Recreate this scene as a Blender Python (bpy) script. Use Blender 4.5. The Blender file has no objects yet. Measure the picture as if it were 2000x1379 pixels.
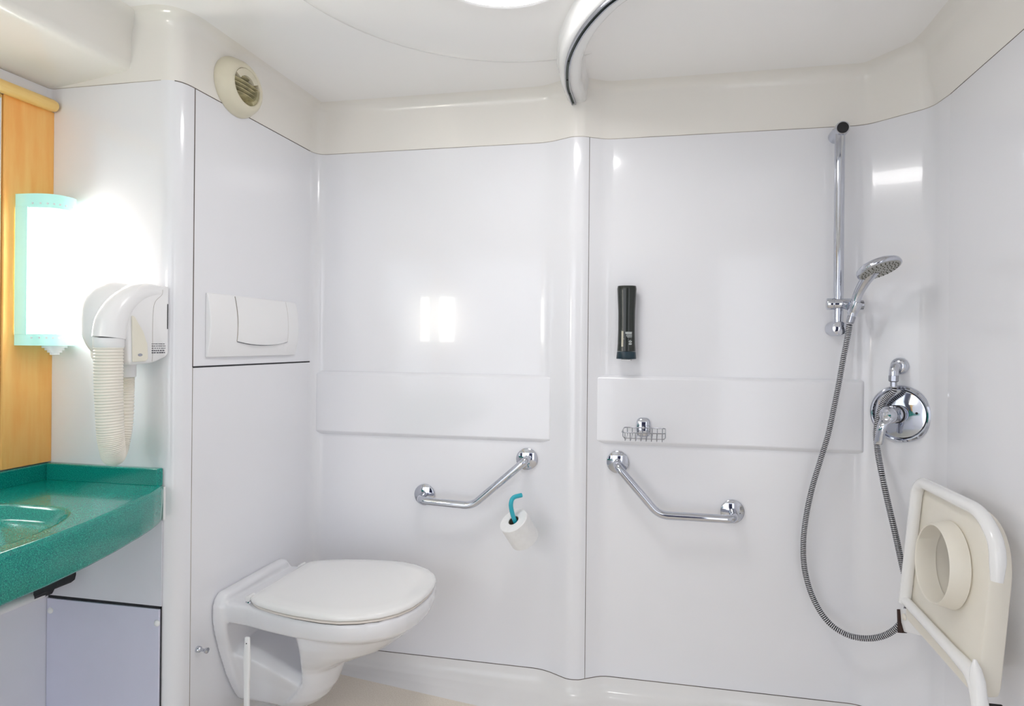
import bpy, bmesh, math, random
import numpy as np
from mathutils import Vector, Matrix
random.seed(7)
S = bpy.context.scene
COL = S.collection
PI = math.pi
EYE = 1.16            # camera height above the floor; all z below are measured from the eye line

# ------------------------------------------------------------------ camera
F, CX, CY = 1120.0, 1097.8, 672.3
YAW, ROLL = math.radians(10.24), math.radians(.53)
_c, _s = math.cos(ROLL), math.sin(ROLL)
_Q = np.array([[_c, -_s, 0], [_s, _c, 0], [0, 0, 1]])
AX = np.array([_Q @ [math.cos(YAW), 0, -math.sin(YAW)], _Q @ [math.sin(YAW), 0, math.cos(YAW)], _Q @ [0, -1, 0]])
cam = bpy.data.cameras.new('camera')
co = bpy.data.objects.new('camera', cam)
COL.objects.link(co)
cam.sensor_width = 36
cam.lens = 36 * F / 2000
cam.shift_x = (1000 - CX) / 2000
cam.shift_y = (CY - 689.5) / 2000
cam.clip_start = .01
mw = Matrix.Identity(4)
for i in range(3):
    mw[i][0] = AX[i][0]; mw[i][1] = -AX[i][1]; mw[i][2] = -AX[i][2]
mw[2][3] = EYE
co.matrix_world = mw
S.camera = co

def at(px, py, axis, val):
    """point of the plane (axis = val) that the photograph shows at pixel px, py"""
    d = AX @ np.array([px - CX, py - CY, F])
    return Vector(d * (val / d[axis]))

# ------------------------------------------------------------------ world, lights, exposure
w = bpy.data.worlds.new('world'); S.world = w; w.use_nodes = True
w.node_tree.nodes['Background'].inputs[0].default_value = (.9, .93, 1, 1)
w.node_tree.nodes['Background'].inputs[1].default_value = 1.3
S.view_settings.view_transform = 'Standard'
S.view_settings.look = 'None'
S.view_settings.gamma = 1
S.view_settings.use_curve_mapping = False
S.view_settings.exposure = 0.78
S.cycles.max_bounces = 12
S.cycles.diffuse_bounces = 8
S.cycles.glossy_bounces = 6
LAMP_E = 12.0
DISC_E = 9.0

# ------------------------------------------------------------------ materials
def srgb(r, g, b):
    f = lambda c: (c / 255 / 12.92) if c / 255 <= .04045 else ((c / 255 + .055) / 1.055) ** 2.4
    return (f(r), f(g), f(b), 1)

def mat(name, col, rough=.4, metal=0, coat=0, noise=0, nscale=30, bump=0, bscale=200, spec=.5, col2=None, emis=None, estr=0):
    m = bpy.data.materials.new(name); m.use_nodes = True
    nt = m.node_tree; b = nt.nodes['Principled BSDF']
    b.inputs['Base Color'].default_value = col
    b.inputs['Roughness'].default_value = rough
    b.inputs['Metallic'].default_value = metal
    b.inputs['Specular IOR Level'].default_value = spec
    b.inputs['Coat Weight'].default_value = coat
    b.inputs['Coat Roughness'].default_value = .03
    if emis:
        b.inputs['Emission Color'].default_value = emis
        b.inputs['Emission Strength'].default_value = estr
    tc = nt.nodes.new('ShaderNodeTexCoord')
    if noise or col2:
        n = nt.nodes.new('ShaderNodeTexNoise'); n.inputs['Scale'].default_value = nscale; n.inputs['Detail'].default_value = 3
        nt.links.new(tc.outputs['Object'], n.inputs['Vector'])
        r = nt.nodes.new('ShaderNodeValToRGB')
        c2 = col2 if col2 else tuple(c * (1 - noise) for c in col[:3]) + (1,)
        r.color_ramp.elements[0].color = c2; r.color_ramp.elements[1].color = col
        r.color_ramp.elements[0].position = .38; r.color_ramp.elements[1].position = .62
        nt.links.new(n.outputs['Fac'], r.inputs['Fac']); nt.links.new(r.outputs['Color'], b.inputs['Base Color'])
    if bump:
        n = nt.nodes.new('ShaderNodeTexNoise'); n.inputs['Scale'].default_value = bscale
        nt.links.new(tc.outputs['Object'], n.inputs['Vector'])
        bp = nt.nodes.new('ShaderNodeBump'); bp.inputs['Strength'].default_value = bump; bp.inputs['Distance'].default_value = .001
        nt.links.new(n.outputs['Fac'], bp.inputs['Height']); nt.links.new(bp.outputs['Normal'], b.inputs['Normal'])
    return m

M = {}
M['panel'] = mat('white_panel', (.83, .835, .87, 1), .16, noise=.015, nscale=2, coat=.3, bump=.15, bscale=6)
M['shell'] = mat('cream_moulding', (.86, .835, .79, 1), .2, noise=.02, nscale=2, coat=.3, bump=.15, bscale=6)
M['ceiling'] = mat('ceiling_white', (.93, .92, .91, 1), .25, noise=.015, nscale=2, coat=.2)
M['rib'] = mat('rib_white', (.86, .86, .86, 1), .22, noise=.01, nscale=3, coat=.2)
M['tray'] = mat('tray_white', (.84, .83, .82, 1), .2, noise=.03, nscale=4, coat=.3)
M['floor'] = mat('floor_beige', (.86, .79, .69, 1), .5, col2=(.76, .68, .57, 1), nscale=300, bump=.6, bscale=260)
M['joint'] = mat('sealant_joint', (.16, .13, .11, 1), .7, noise=.5, nscale=9)
M['joint_faint'] = mat('fine_joint', (.50, .46, .41, 1), .7, noise=.4, nscale=6)
M['gap'] = mat('dark_gap', (.03, .03, .035, 1), .8, noise=.3)
M['ceramic'] = mat('white_ceramic', (.80, .80, .83, 1), .12, coat=.6, noise=.01, nscale=3)
M['seatp'] = mat('toilet_seat_plastic', (.86, .855, .85, 1), .16, coat=.4, noise=.01, nscale=3)
M['seatring'] = mat('yellowed_plastic', (.80, .74, .69, 1), .25, noise=.05, nscale=8)
M['gap_shade'] = mat('dark_gap_shade', (.05, .045, .04, 1), .6, noise=.3)
M['chrome'] = mat('chrome', (.60, .62, .68, 1), .06, 1, noise=.04, nscale=5)
M['chrome_d'] = mat('brushed_chrome', (.42, .43, .47, 1), .2, 1, noise=.1, nscale=20)
M['white_pl'] = mat('white_plastic', (.86, .86, .87, 1), .28, noise=.01, nscale=5, coat=.2)
M['cream_pl'] = mat('cream_plastic', (.80, .77, .66, 1), .35, noise=.03, nscale=9)
M['vent_pl'] = mat('aged_cream_plastic', (.76, .71, .56, 1), .38, noise=.05, nscale=12)
M['vent_in'] = mat('dusty_slat_plastic', (.66, .60, .36, 1), .5, noise=.45, nscale=30)
M['hose_cream'] = mat('cream_hose', (.84, .80, .72, 1), .4, noise=.04, nscale=20)
M['seat_cream'] = mat('shower_seat_cream', (.84, .80, .71, 1), .35, noise=.06, nscale=5)
M['seat_white'] = mat('white_coated_tube', (.88, .88, .88, 1), .22, noise=.02, nscale=9, coat=.3)
M['teal'] = mat('teal_plastic', srgb(35, 172, 190), .3, noise=.05, nscale=10, coat=.3)
M['paper'] = mat('tissue_paper', (.86, .86, .86, 1), .9, noise=.03, nscale=60, bump=.3, bscale=300, spec=.1)
M['card'] = mat('cardboard_core', (.16, .13, .09, 1), .9, noise=.2)
M['black_pl'] = mat('black_green_plastic', (.010, .014, .009, 1), .25, noise=.2, nscale=20, coat=.3)
M['navy_pl'] = mat('dark_teal_cap', (.008, .03, .045, 1), .3, noise=.15, nscale=20)
M['ink'] = mat('white_print', (.70, .74, .74, 1), .5, noise=.05)
M['ink_dark'] = mat('dark_print', (.06, .06, .08, 1), .5, noise=.05)
M['ink_beige'] = mat('beige_print', (.55, .52, .42, 1), .5, noise=.08, nscale=80)
M['frame_teal'] = mat('mint_glass', srgb(184, 234, 226), .25, noise=.03, nscale=8, coat=.3, emis=srgb(160, 222, 212), estr=.18)  # faint glow added to the casing for lamplight coming through it
M['glow'] = mat('lamp_diffuser', (.9, .9, .9, 1), .4, emis=(1, .93, .83, 1), estr=LAMP_E)
M['glow_disc'] = mat('ceiling_diffuser', (.9, .9, .9, 1), .4, emis=(1, .98, .97, 1), estr=DISC_E)
M['mirror'] = mat('mirror_glass', (.85, .88, .87, 1), .02, 1, noise=.01)
M['navy_board'] = mat('navy_board_paint', (.02, .022, .06, 1), .4, noise=.1, nscale=6)
M['cab'] = mat('light_tinted_laminate', (.71, .71, .86, 1), .35, noise=.03, nscale=6)  # lilac cast of the light is put into the base colour
M['cab_l'] = mat('pale_grey_laminate', (.80, .80, .87, 1), .35, noise=.03, nscale=6)
M['nozzle'] = mat('grey_nozzle_plate', (.42, .42, .40, 1), .45, noise=.1, nscale=50)
M['nozzle_d'] = mat('dark_nozzles', (.10, .10, .07, 1), .5, noise=.1)
M['track'] = mat('dark_green_track', (.05, .075, .065, 1), .4, noise=.3, nscale=15)
M['rust'] = mat('rust', (.045, .018, .012, 1), .8, noise=.5, nscale=60)

def counter_mat():
    m = bpy.data.materials.new('teal_speckled_solid_surface'); m.use_nodes = True
    nt = m.node_tree; b = nt.nodes['Principled BSDF']
    b.inputs['Roughness'].default_value = .16; b.inputs['Coat Weight'].default_value = .3; b.inputs['Specular IOR Level'].default_value = .35; b.inputs['Coat Roughness'].default_value = .05
    tc = nt.nodes.new('ShaderNodeTexCoord')
    n = nt.nodes.new('ShaderNodeTexNoise'); n.inputs['Scale'].default_value = 560; n.inputs['Detail'].default_value = 2
    r = nt.nodes.new('ShaderNodeValToRGB')
    e = r.color_ramp.elements
    e[0].position = .32; e[0].color = srgb(0, 94, 106)
    e[1].position = .72; e[1].color = srgb(44, 178, 158)
    k = e.new(.5); k.color = srgb(0, 138, 124)
    nt.links.new(tc.outputs['Object'], n.inputs['Vector']); nt.links.new(n.outputs['Fac'], r.inputs['Fac'])
    nt.links.new(r.outputs['Color'], b.inputs['Base Color'])
    return m
M['counter'] = counter_mat()

def wood_mat(name, a, b_, sc):
    m = bpy.data.materials.new(name); m.use_nodes = True
    nt = m.node_tree; b = nt.nodes['Principled BSDF']; b.inputs['Roughness'].default_value = .35
    tc = nt.nodes.new('ShaderNodeTexCoord'); mp = nt.nodes.new('ShaderNodeMapping'); mp.inputs['Scale'].default_value = sc
    n = nt.nodes.new('ShaderNodeTexNoise'); n.inputs['Scale'].default_value = 14; n.inputs['Detail'].default_value = 6
    r = nt.nodes.new('ShaderNodeValToRGB'); r.color_ramp.elements[0].color = a; r.color_ramp.elements[1].color = b_
    r.color_ramp.elements[0].position = .3; r.color_ramp.elements[1].position = .7
    for x, y in ((tc.outputs['Object'], mp.inputs['Vector']), (mp.outputs['Vector'], n.inputs['Vector']), (n.outputs['Fac'], r.inputs['Fac']), (r.outputs['Color'], b.inputs['Base Color'])):
        nt.links.new(x, y)
    return m
M['wood'] = wood_mat('orange_beech_veneer', srgb(250, 176, 90), srgb(255, 202, 120), (3, 3, .35))
M['wood_l'] = wood_mat('light_beech', srgb(238, 196, 112), srgb(250, 218, 150), (3, .35, 3))

# ------------------------------------------------------------------ mesh helpers (coordinates: x right, y deep, z from the eye line)
def frame_of(n):
    n = Vector(n).normalized()
    a = Vector((0, 0, 1)) if abs(n.z) < .9 else Vector((0, 1, 0))
    u = a.cross(n).normalized(); v = n.cross(u).normalized()
    return n, u, v

class Mesh:
    def __init__(self): self.v = []; self.f = []
    def add(self, vs, fs):
        o = len(self.v); self.v += [Vector(p) for p in vs]; self.f += [[i + o for i in f] for f in fs]; return self
    def loft(self, rings, closed=True, caps=True, cyc=False):
        n = len(rings[0]); o = len(self.v)
        for r in rings: self.v += [Vector(p) for p in r]
        k = len(rings)
        for i in range(k if cyc else k - 1):
            for j in range(n if closed else n - 1):
                a = o + i * n + j; b = o + i * n + (j + 1) % n; i2 = (i + 1) % k
                self.f.append([a, b, o + i2 * n + (j + 1) % n, o + i2 * n + j])
        if caps and closed and not cyc:
            self.f.append([o + j for j in range(n)][::-1]); self.f.append([o + (k - 1) * n + j for j in range(n)])
        return self
    def tube(self, path, r, seg=20, caps=True, squash=None):
        P = [Vector(p) for p in path]; n = len(P)
        R = r if isinstance(r, (list, tuple)) else [r] * n
        T = [(P[min(i + 1, n - 1)] - P[max(i - 1, 0)]).normalized() for i in range(n)]
        _, u, _ = frame_of(T[0]); rings = []
        for i in range(n):
            u = (u - T[i] * u.dot(T[i])).normalized(); v = T[i].cross(u)
            rings.append([P[i] + (u * math.cos(2 * PI * k / seg) + v * math.sin(2 * PI * k / seg)) * R[i] for k in range(seg)])
        return self.loft(rings, True, caps)
    def lathe(self, prof, org, axis, seg=40, caps=True):
        n, u, v = frame_of(axis); org = Vector(org)
        rings = [[org + n * t + (u * math.cos(2 * PI * k / seg) + v * math.sin(2 * PI * k / seg)) * r for k in range(seg)] for r, t in prof]
        return self.loft(rings, True, caps)
    def box(self, lo, hi):
        x0, y0, z0 = lo; x1, y1, z1 = hi
        return self.add([(x0, y0, z0), (x1, y0, z0), (x1, y1, z0), (x0, y1, z0), (x0, y0, z1), (x1, y0, z1), (x1, y1, z1), (x0, y1, z1)],
                        [[3, 2, 1, 0], [4, 5, 6, 7], [0, 1, 5, 4], [1, 2, 6, 5], [2, 3, 7, 6], [3, 0, 4, 7]])
    def obox(self, c, ax, half):
        c = Vector(c); a = [Vector(q).normalized() * h for q, h in zip(ax, half)]
        vs = [c + a[0] * i + a[1] * j + a[2] * k for k in (-1, 1) for j in (-1, 1) for i in (-1, 1)]
        return self.add(vs, [[0, 2, 3, 1], [4, 5, 7, 6], [0, 1, 5, 4], [1, 3, 7, 5], [3, 2, 6, 7], [2, 0, 4, 6]])
    def build(self, name, m, parent=None, org=None, bevel=0, ang=38, bseg=3, fix=True, sub=0):
        """org: eye-line coordinates of the thing's base (children share their thing's)"""
        if org is None: org = ORG.get(parent.name, Vector((0, 0, 0))) if parent else Vector((0, 0, -EYE))
        org = Vector(org)
        me = bpy.data.meshes.new(name)
        me.from_pydata([p - org for p in self.v], [], self.f)
        if fix:
            bm = bmesh.new(); bm.from_mesh(me); bmesh.ops.remove_doubles(bm, verts=bm.verts, dist=1e-6)
            bmesh.ops.recalc_face_normals(bm, faces=bm.faces); bm.to_mesh(me); bm.free()
        me.polygons.foreach_set('use_smooth', [True] * len(me.polygons))
        me.set_sharp_from_angle(angle=math.radians(ang))
        me.materials.append(M[m] if isinstance(m, str) else m)
        o = bpy.data.objects.new(name, me); COL.objects.link(o)
        if parent: o.parent = parent
        else: o.location = org + Vector((0, 0, EYE))
        ORG[o.name] = org
        if bevel:
            b = o.modifiers.new('bevel', 'BEVEL'); b.width = bevel; b.segments = bseg; b.limit_method = 'ANGLE'; b.angle_limit = math.radians(35); b.harden_normals = False
        return o

ORG = {}
def thing(name, label, cat, org, group=None):
    o = bpy.data.objects.new(name, None); COL.objects.link(o); org = Vector(org)
    o.location = org + Vector((0, 0, EYE)); ORG[o.name] = org; o.empty_display_size = .05
    return tag(o, label, cat, group)
def tag(o, label, cat, group=None):
    o['label'] = label; o['category'] = cat
    if group: o['group'] = group
    return o
def struct(o): o['kind'] = 'structure'; return o

def smooth_path(pts, n=8):
    P = [Vector(p) for p in pts]; P = [P[0] * 2 - P[1]] + P + [P[-1] * 2 - P[-2]]; out = []
    for i in range(1, len(P) - 2):
        p0, p1, p2, p3 = P[i - 1:i + 3]
        for k in range(n):
            t = k / n
            out.append(.5 * ((2 * p1) + (p2 - p0) * t + (2 * p0 - 5 * p1 + 4 * p2 - p3) * t * t + (3 * p1 - p0 - 3 * p2 + p3) * t ** 3))
    out.append(P[-2]); return out
def round_path(pts, r, n=8):
    """polyline with its inner corners rounded; r a number or one per corner"""
    P = [Vector(p) for p in pts]; out = [P[0]]
    for i in range(1, len(P) - 1):
        rr = r[i - 1] if isinstance(r, (list, tuple)) else r
        a = (P[i - 1] - P[i]); b = (P[i + 1] - P[i]); d = min(rr, a.length * .49, b.length * .49)
        p = P[i] + a.normalized() * d; q = P[i] + b.normalized() * d
        for k in range(n + 1):
            t = k / n; out.append(p * (1 - t) ** 2 + P[i] * 2 * t * (1 - t) + q * t * t)
    out.append(P[-1]); return out
def lerp(a, b, t): return a + (b - a) * t
def interp(x, xs, ys):
    return float(np.interp(x, xs, ys))

# ------------------------------------------------------------------ room geometry
XM, YD, XS, YB, XR = -1.655, 1.29, -1.257, 1.90, .747     # mirror wall, dryer wall, toilet wall, back wall, right wall
ZT, ZB, ZF, ZC = .682, -1.10, -1.16, .855                  # upper seam, lower seam, floor, ceiling
YR, YA = -.75, -.28                                        # rear wall, near end of the basin alcove

def fillet(a, c, b, r, n=10):
    return round_path([a, c, b], r, n)[1:-1]
def V2(x, y): return Vector((x, y, 0))
# plan of the room, going mirror wall -> dryer wall -> toilet wall -> back wall -> right wall -> rear
seg_mirror = [V2(XM, YR)] + fillet(V2(XM, YR), V2(XM, YD), V2(XS, YD), .014, 5)
seg_dryer = seg_mirror[-1:] + fillet(V2(XM, YD), V2(XS, YD), V2(XS, YB), .05, 12)
seg_left = seg_dryer[-1:] + [V2(XS, YB - .045)]
seg_back_l = [V2(XS, YB - .045)] + fillet(V2(XS, YD), V2(XS, YB), V2(-.4, YB), .045, 10) + \
    round_path([V2(-1.1, YB), V2(-.40, YB), V2(-.305, 1.857), V2(-.268, 1.862), V2(-.252, 1.872)], [.04, .03, .012], 8)[1:]
seg_back_r = seg_back_l[-1:] + round_path([V2(-.252, 1.872), V2(-.198, YB), V2(.598, YB), V2(.737, 1.785), V2(XR, 1.70)], [.025, .035, .03], 10)[1:]
seg_right = seg_back_r[-1:] + [V2(XR, YR)]
def wall(name, seg, z0=ZB, z1=ZT, m='panel'):
    g = Mesh()
    nz = 2
    g.loft([[p + Vector((0, 0, z)) for p in seg] for z in (z0, z1)], closed=False)
    return struct(g.build(name, m, fix=False))
def flip(o):
    bm = bmesh.new(); bm.from_mesh(o.data); bmesh.ops.reverse_faces(bm, faces=bm.faces); bm.to_mesh(o.data); bm.free(); return o
def tess(ring):
    from mathutils.geometry import tessellate_polygon
    return [list(f) for f in tessellate_polygon([[Vector(p) for p in ring]])]
def polyoff(poly, d, z):
    n = len(poly); out = []
    for i in range(n):
        a, b, c = poly[i - 1], poly[i], poly[(i + 1) % n]
        t1 = (b - a); t2 = (c - b)
        if t1.length < 1e-6: t1 = t2
        if t2.length < 1e-6: t2 = t1
        n1 = Vector((t1.y, -t1.x, 0)).normalized(); n2 = Vector((t2.y, -t2.x, 0)).normalized()
        nn = (n1 + n2); nn.normalize(); k = 1 / max(.35, nn.dot(n1))
        dd = d(b) if callable(d) else d
        out.append(b + nn * dd * k + Vector((0, 0, z)))
    return out
poly = []
for sgm in (seg_mirror, seg_dryer, seg_left, seg_back_l, seg_back_r, seg_right):
    for p in sgm:
        if not poly or (p - poly[-1]).length > 1e-4: poly.append(p)
if (poly[0] - poly[-1]).length < 1e-4: poly.pop()

W = {}
W['mirror'] = wall('wall_alcove', seg_mirror, ZB, ZT)
W['dryer'] = wall('wall_front_left', seg_dryer, ZB, ZT)
W['left'] = wall('wall_left', seg_left, ZB, ZT)
W['back'] = wall('wall_back', seg_back_l + seg_back_r[1:])
W['right'] = wall('wall_right', seg_right)

# upper moulding with its cove, then the ceiling sheet
def right_bulge(z):
    return interp(z, [ZT, .70, .725, .75, .79, .83, .86], [0, .004, .016, .026, .030, .028, .028])
rings = []
for d, z in ((0, ZT), (0, .72), (0, .76), (0, .80), (.001, .818), (.004, .831), (.010, .841), (.019, .849), (.030, .8535), (.042, ZC)):
    def off(p, d=d, z=z):
        e = 0
        if p.x > .60: e = right_bulge(z) * min(1, max(0, (p.x - .60) / .12))
        return d + e
    rings.append(polyoff(poly, off, z))
g = Mesh(); g.loft(rings, True, caps=False)
struct(g.build('trim_1', 'shell', fix=False, ang=50))
g = Mesh(); g.add(rings[-1], tess(rings[-1]))
ceil = struct(g.build('ceiling', 'ceiling', fix=False))
# ceiling ring overlap: tray with upstand below the panels
def isbig(p): return p.x > -1.27 and p.y > YD + .03
g = Mesh(); tr = []
for d, z in ((0, ZB), (0, -1.112), (.004, -1.122), (.03, -1.137), (.10, -1.148), (.30, -1.154), (.62, -1.157), (1, ZF)):
    tr.append(polyoff(poly, lambda p, d=d: d * interp(p.x, [-1.0, -.72], [.05, .16]), z))
g.loft(tr, True, caps=False)
struct(g.build('baseboard_back', 'tray', fix=False, ang=60))
g = Mesh(); g.add(tr[-1], tess(tr[-1]))
struct(g.build('floor', 'floor', fix=False))

# soffit above the mirror
g = Mesh()
prof = [(XM - .002, .684), (XM + .10, .694), (-1.43, .711), (-1.415, .714), (-1.404, .722), (-1.400, .736), (-1.399, .80), (-1.394, .822), (-1.380, .842), (-1.35, ZC + .004), (XM - .002, ZC + .004)]
g.loft([[(x, y, z) for x, z in prof] for y in (YR, YD + .001)], True, caps=True)
struct(g.build('trim_2', 'shell', ang=40))

# ceiling rib that carries the curtain track
RO = smooth_path([(-.262, 1.89, 0), (-.262, 1.80, 0), (-.259, 1.72, 0), (-.235, 1.59, 0), (-.19, 1.476, 0), (-.136, 1.387, 0), (-.081, 1.327, 0), (.03, 1.25, 0), (.20, 1.18, 0), (.42, 1.14, 0), (XR - .01, 1.13, 0)], 10)
def offpath(P, d):
    out = []
    for i in range(len(P)):
        t = P[min(i + 1, len(P) - 1)] - P[max(i - 1, 0)]; n = Vector((-t.y, t.x, 0)).normalized(); out.append(P[i] + n * d)
    return out
g = Mesh(); rr = []
for d, z in ((-.012, ZC + .001), (-.008, .848), (-.002, .835), (0, .815), (.001, .805), (.006, .797), (.014, .794), (.048, .794), (.058, .797), (.064, .806), (.066, .825), (.070, .845), (.076, ZC + .001)):
    q = offpath(RO, -d); rr.append([p + Vector((0, 0, z)) for p in q])
rings_ = [[rr[j][i] for j in range(len(rr))] for i in range(len(RO))]
g.loft(rings_, True, caps=True)
struct(g.build('trim_4', 'rib', ang=50))
ts = thing('curtain_track', 'dark curved shower curtain track under the white ceiling rib', 'curtain track', (-.2, 1.6, .79))
g = Mesh()
TP = [p for p in RO if p.y < 1.875]
for a, b in ((.034, .0375), (.0455, .049)):
    ra = [[q + Vector((0, 0, z)) for q in offpath(TP, -d)] for d, z in ((a, .7945), (a, .786), (b, .786), (b, .7945))]
    g.loft([[ra[j][i] for j in range(4)] for i in range(len(TP))], True, caps=True)
g.build('rail_flange', 'chrome_d', ts)
g = Mesh(); ra = [[q + Vector((0, 0, z)) for q in offpath(TP, -d)] for d, z in ((.0375, .7945), (.0375, .7915), (.0455, .7915), (.0455, .7945))]
g.loft([[ra[j][i] for j in range(4)] for i in range(len(TP))], True, caps=True); g.build('slot', 'track', ts)
for k in (30, 22, 12):
    p = offpath(RO, -.0415)[k]
    Mesh().lathe([(.003, 0), (.003, .001)], p + Vector((0, 0, .7905)), (0, 0, 1), 12).build('screw', 'gap', ts)

# lowered oval field of the ceiling
g = Mesh(); cxd, cyd = -.37, 1.18
_ry = [p.y for p in RO][::-1]; _rx = [p.x for p in RO][::-1]
def oval(rx, ry, z, n=144):
    out = []
    for k in range(n):
        x, y = cxd + rx * math.cos(2 * PI * k / n), cyd + ry * math.sin(2 * PI * k / n)
        if y > 1.135: x = min(x, interp(y, _ry, _rx) + .03)      # ends under the rib
        out.append((x, y, z))
    return out
g.loft([oval(.545, .515, ZC + .002), oval(.540, .510, ZC - .003), oval(.525, .495, ZC - .006), oval(.50, .47, ZC - .007)])
struct(g.build('trim_3', 'ceiling', ang=60))

# raised bands on the back wall
def band(name, x0, x1, z0, z1, t=.012, c=.013, left_flush=False):
    g = Mesh()
    o = [(x0, YB - 1e-3, z0), (x1, YB - 1e-3, z0), (x1, YB - 1e-3, z1), (x0, YB - 1e-3, z1)]
    cl = 0 if left_flush else c
    i = [(x0 + cl, YB - t, z0 + c), (x1 - c, YB - t, z0 + c), (x1 - c, YB - t, z1 - c * .8), (x0 + cl, YB - t, z1 - c * .8)]
    g.loft([o, i], True, True)
    return struct(g.build(name, 'panel', ang=20, bevel=.003))
band('trim_5', -1.245, -.368, -.334, -.104, left_flush=True)
band('trim_6', -.238, .606, -.330, -.100)

# joints between the panels
def strip(name, pts, m='joint', wd=.0016, lift=.0006, up=(0, 0, 1), inward=None):
    """a thin bead following pts, wd wide across `up`"""
    g = Mesh(); P = [Vector(p) for p in pts]; r = []
    for i, p in enumerate(P):
        t = (P[min(i + 1, len(P) - 1)] - P[max(i - 1, 0)]).normalized(); u = Vector(up); nn = u.cross(t).normalized()
        if inward is not None and nn.dot(Vector(inward(p))) < 0: nn = -nn
        h = u * wd / 2
        r.append([p - h - nn * .0005, p - h + nn * lift, p + h + nn * lift, p + h - nn * .0005])
    g.loft(r, True, True); return struct(g.build(name, m))
cen = lambda p: Vector((-.3, .6, p.z)) - p
full_seam = [p for p in poly if p.y > YD - .6 or p.x > .5]
allp = seg_mirror + seg_dryer[1:] + seg_left[1:] + seg_back_l[1:] + seg_back_r[1:] + seg_right[1:]
cut = [p for p in seg_left[:-1] + seg_left[-1:]]
strip('trim_7', [p + Vector((0, 0, ZT)) for p in seg_mirror + seg_dryer[1:-12]], 'joint_faint', .0016, inward=cen)
strip('trim_8', [p + Vector((0, 0, ZT)) for p in seg_dryer[-8:] + seg_left[1:]], 'joint', .0022, inward=cen)
strip('trim_9', [p + Vector((0, 0, ZT)) for p in seg_back_l + seg_back_r[1:]], 'joint_faint', .0018, inward=cen)
strip('trim_10', [p + Vector((0, 0, ZT)) for p in seg_right], 'joint', .0016, inward=cen)
strip('trim_11', [p + Vector((0, 0, ZB)) for p in seg_back_l + seg_back_r[1:] + seg_right[1:]], 'joint', .0022, inward=cen)
strip('trim_12', [(-.252, 1.872, ZB), (-.252, 1.872, ZT)], 'joint', .0016, .0006, up=(1, 0, 0), inward=lambda p: Vector((0, -1, 0)))
# seams round the access panel of the toilet wall
strip('trim_13', [(XS, 1.347, -.0712), (XS, 1.347, ZT)], 'joint', .0026, .0006, up=(0, 1, 0), inward=lambda p: Vector((1, 0, 0)))
strip('trim_14', [(XS, 1.347, -.0712), (XS, YB - .012, -.0712)], 'gap', .0045, .0006, inward=lambda p: Vector((1, 0, 0)))
strip('trim_15', [(XS, 1.347, ZB), (XS, 1.347, -.0712)], 'joint_faint', .0016, .0006, up=(0, 1, 0), inward=lambda p: Vector((1, 0, 0)))
strip('trim_16', [(XS + .004, YB - .014, -.0712), (XS + .004, YB - .014, ZT)], 'joint_faint', .002, .0008, up=(0, 1, 0), inward=lambda p: Vector((1, 0, 0)))

# unseen dark board added behind the viewpoint, sized to darken the chrome's reflections
g = Mesh(); g.box((-.45, -1.30, ZF + .005), (.45, -1.26, .80)); struct(g.build('reflection_board', 'navy_board', bevel=.003))
g = Mesh(); g.box((-2.6, -2.6, ZF - .03), (2.4, YR + .0, ZF - .002)); struct(g.build('floor', 'floor'))

# ------------------------------------------------------------------ ceiling light
t = thing('ceiling_light', 'round white glowing ceiling light at the top edge', 'ceiling light', (-.37, 1.19, ZC))
Mesh().lathe([(.195, 0), (.195, -.012), (.190, -.016), (.184, -.016)], (-.37, 1.19, ZC - .006), (0, 0, 1), 64).build('rim', 'white_pl', t)
Mesh().lathe([(.184, -.014), (.16, -.024), (.10, -.032), (.04, -.036), (.001, -.036)], (-.37, 1.19, ZC - .006), (0, 0, 1), 64).build('diffuser', 'glow_disc', t)
# ------------------------------------------------------------------ mirror with wooden sides
XW = XM + .012
t = thing('wall_mirror', 'wall mirror with orange beech side panel and light wooden top rail', 'mirror', (XM, .505, -.333))
g = Mesh(); g.box((XM + .001, -.158, -.330), (XM + .006, 1.169, .617)); g.build('glass', 'mirror', t)
for y0, y1 in ((1.171, 1.2895), (-.2795, -.160)):
    g = Mesh(); g.box((XM + .001, y0, -.331), (XW, y1, .617)); g.build('side_panel', 'wood', t, bevel=.001)
g = Mesh(); g.tube([(XM + .022, -.276, .630), (XM + .022, 1.250, .630), (XM + .022, 1.275, .630), (XM + .022, 1.283, .630), (XM + .022, 1.288, .630)], [.0165, .0165, .0165, .014, .006], 20)
g.build('top_rail', 'wood_l', t)

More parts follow.
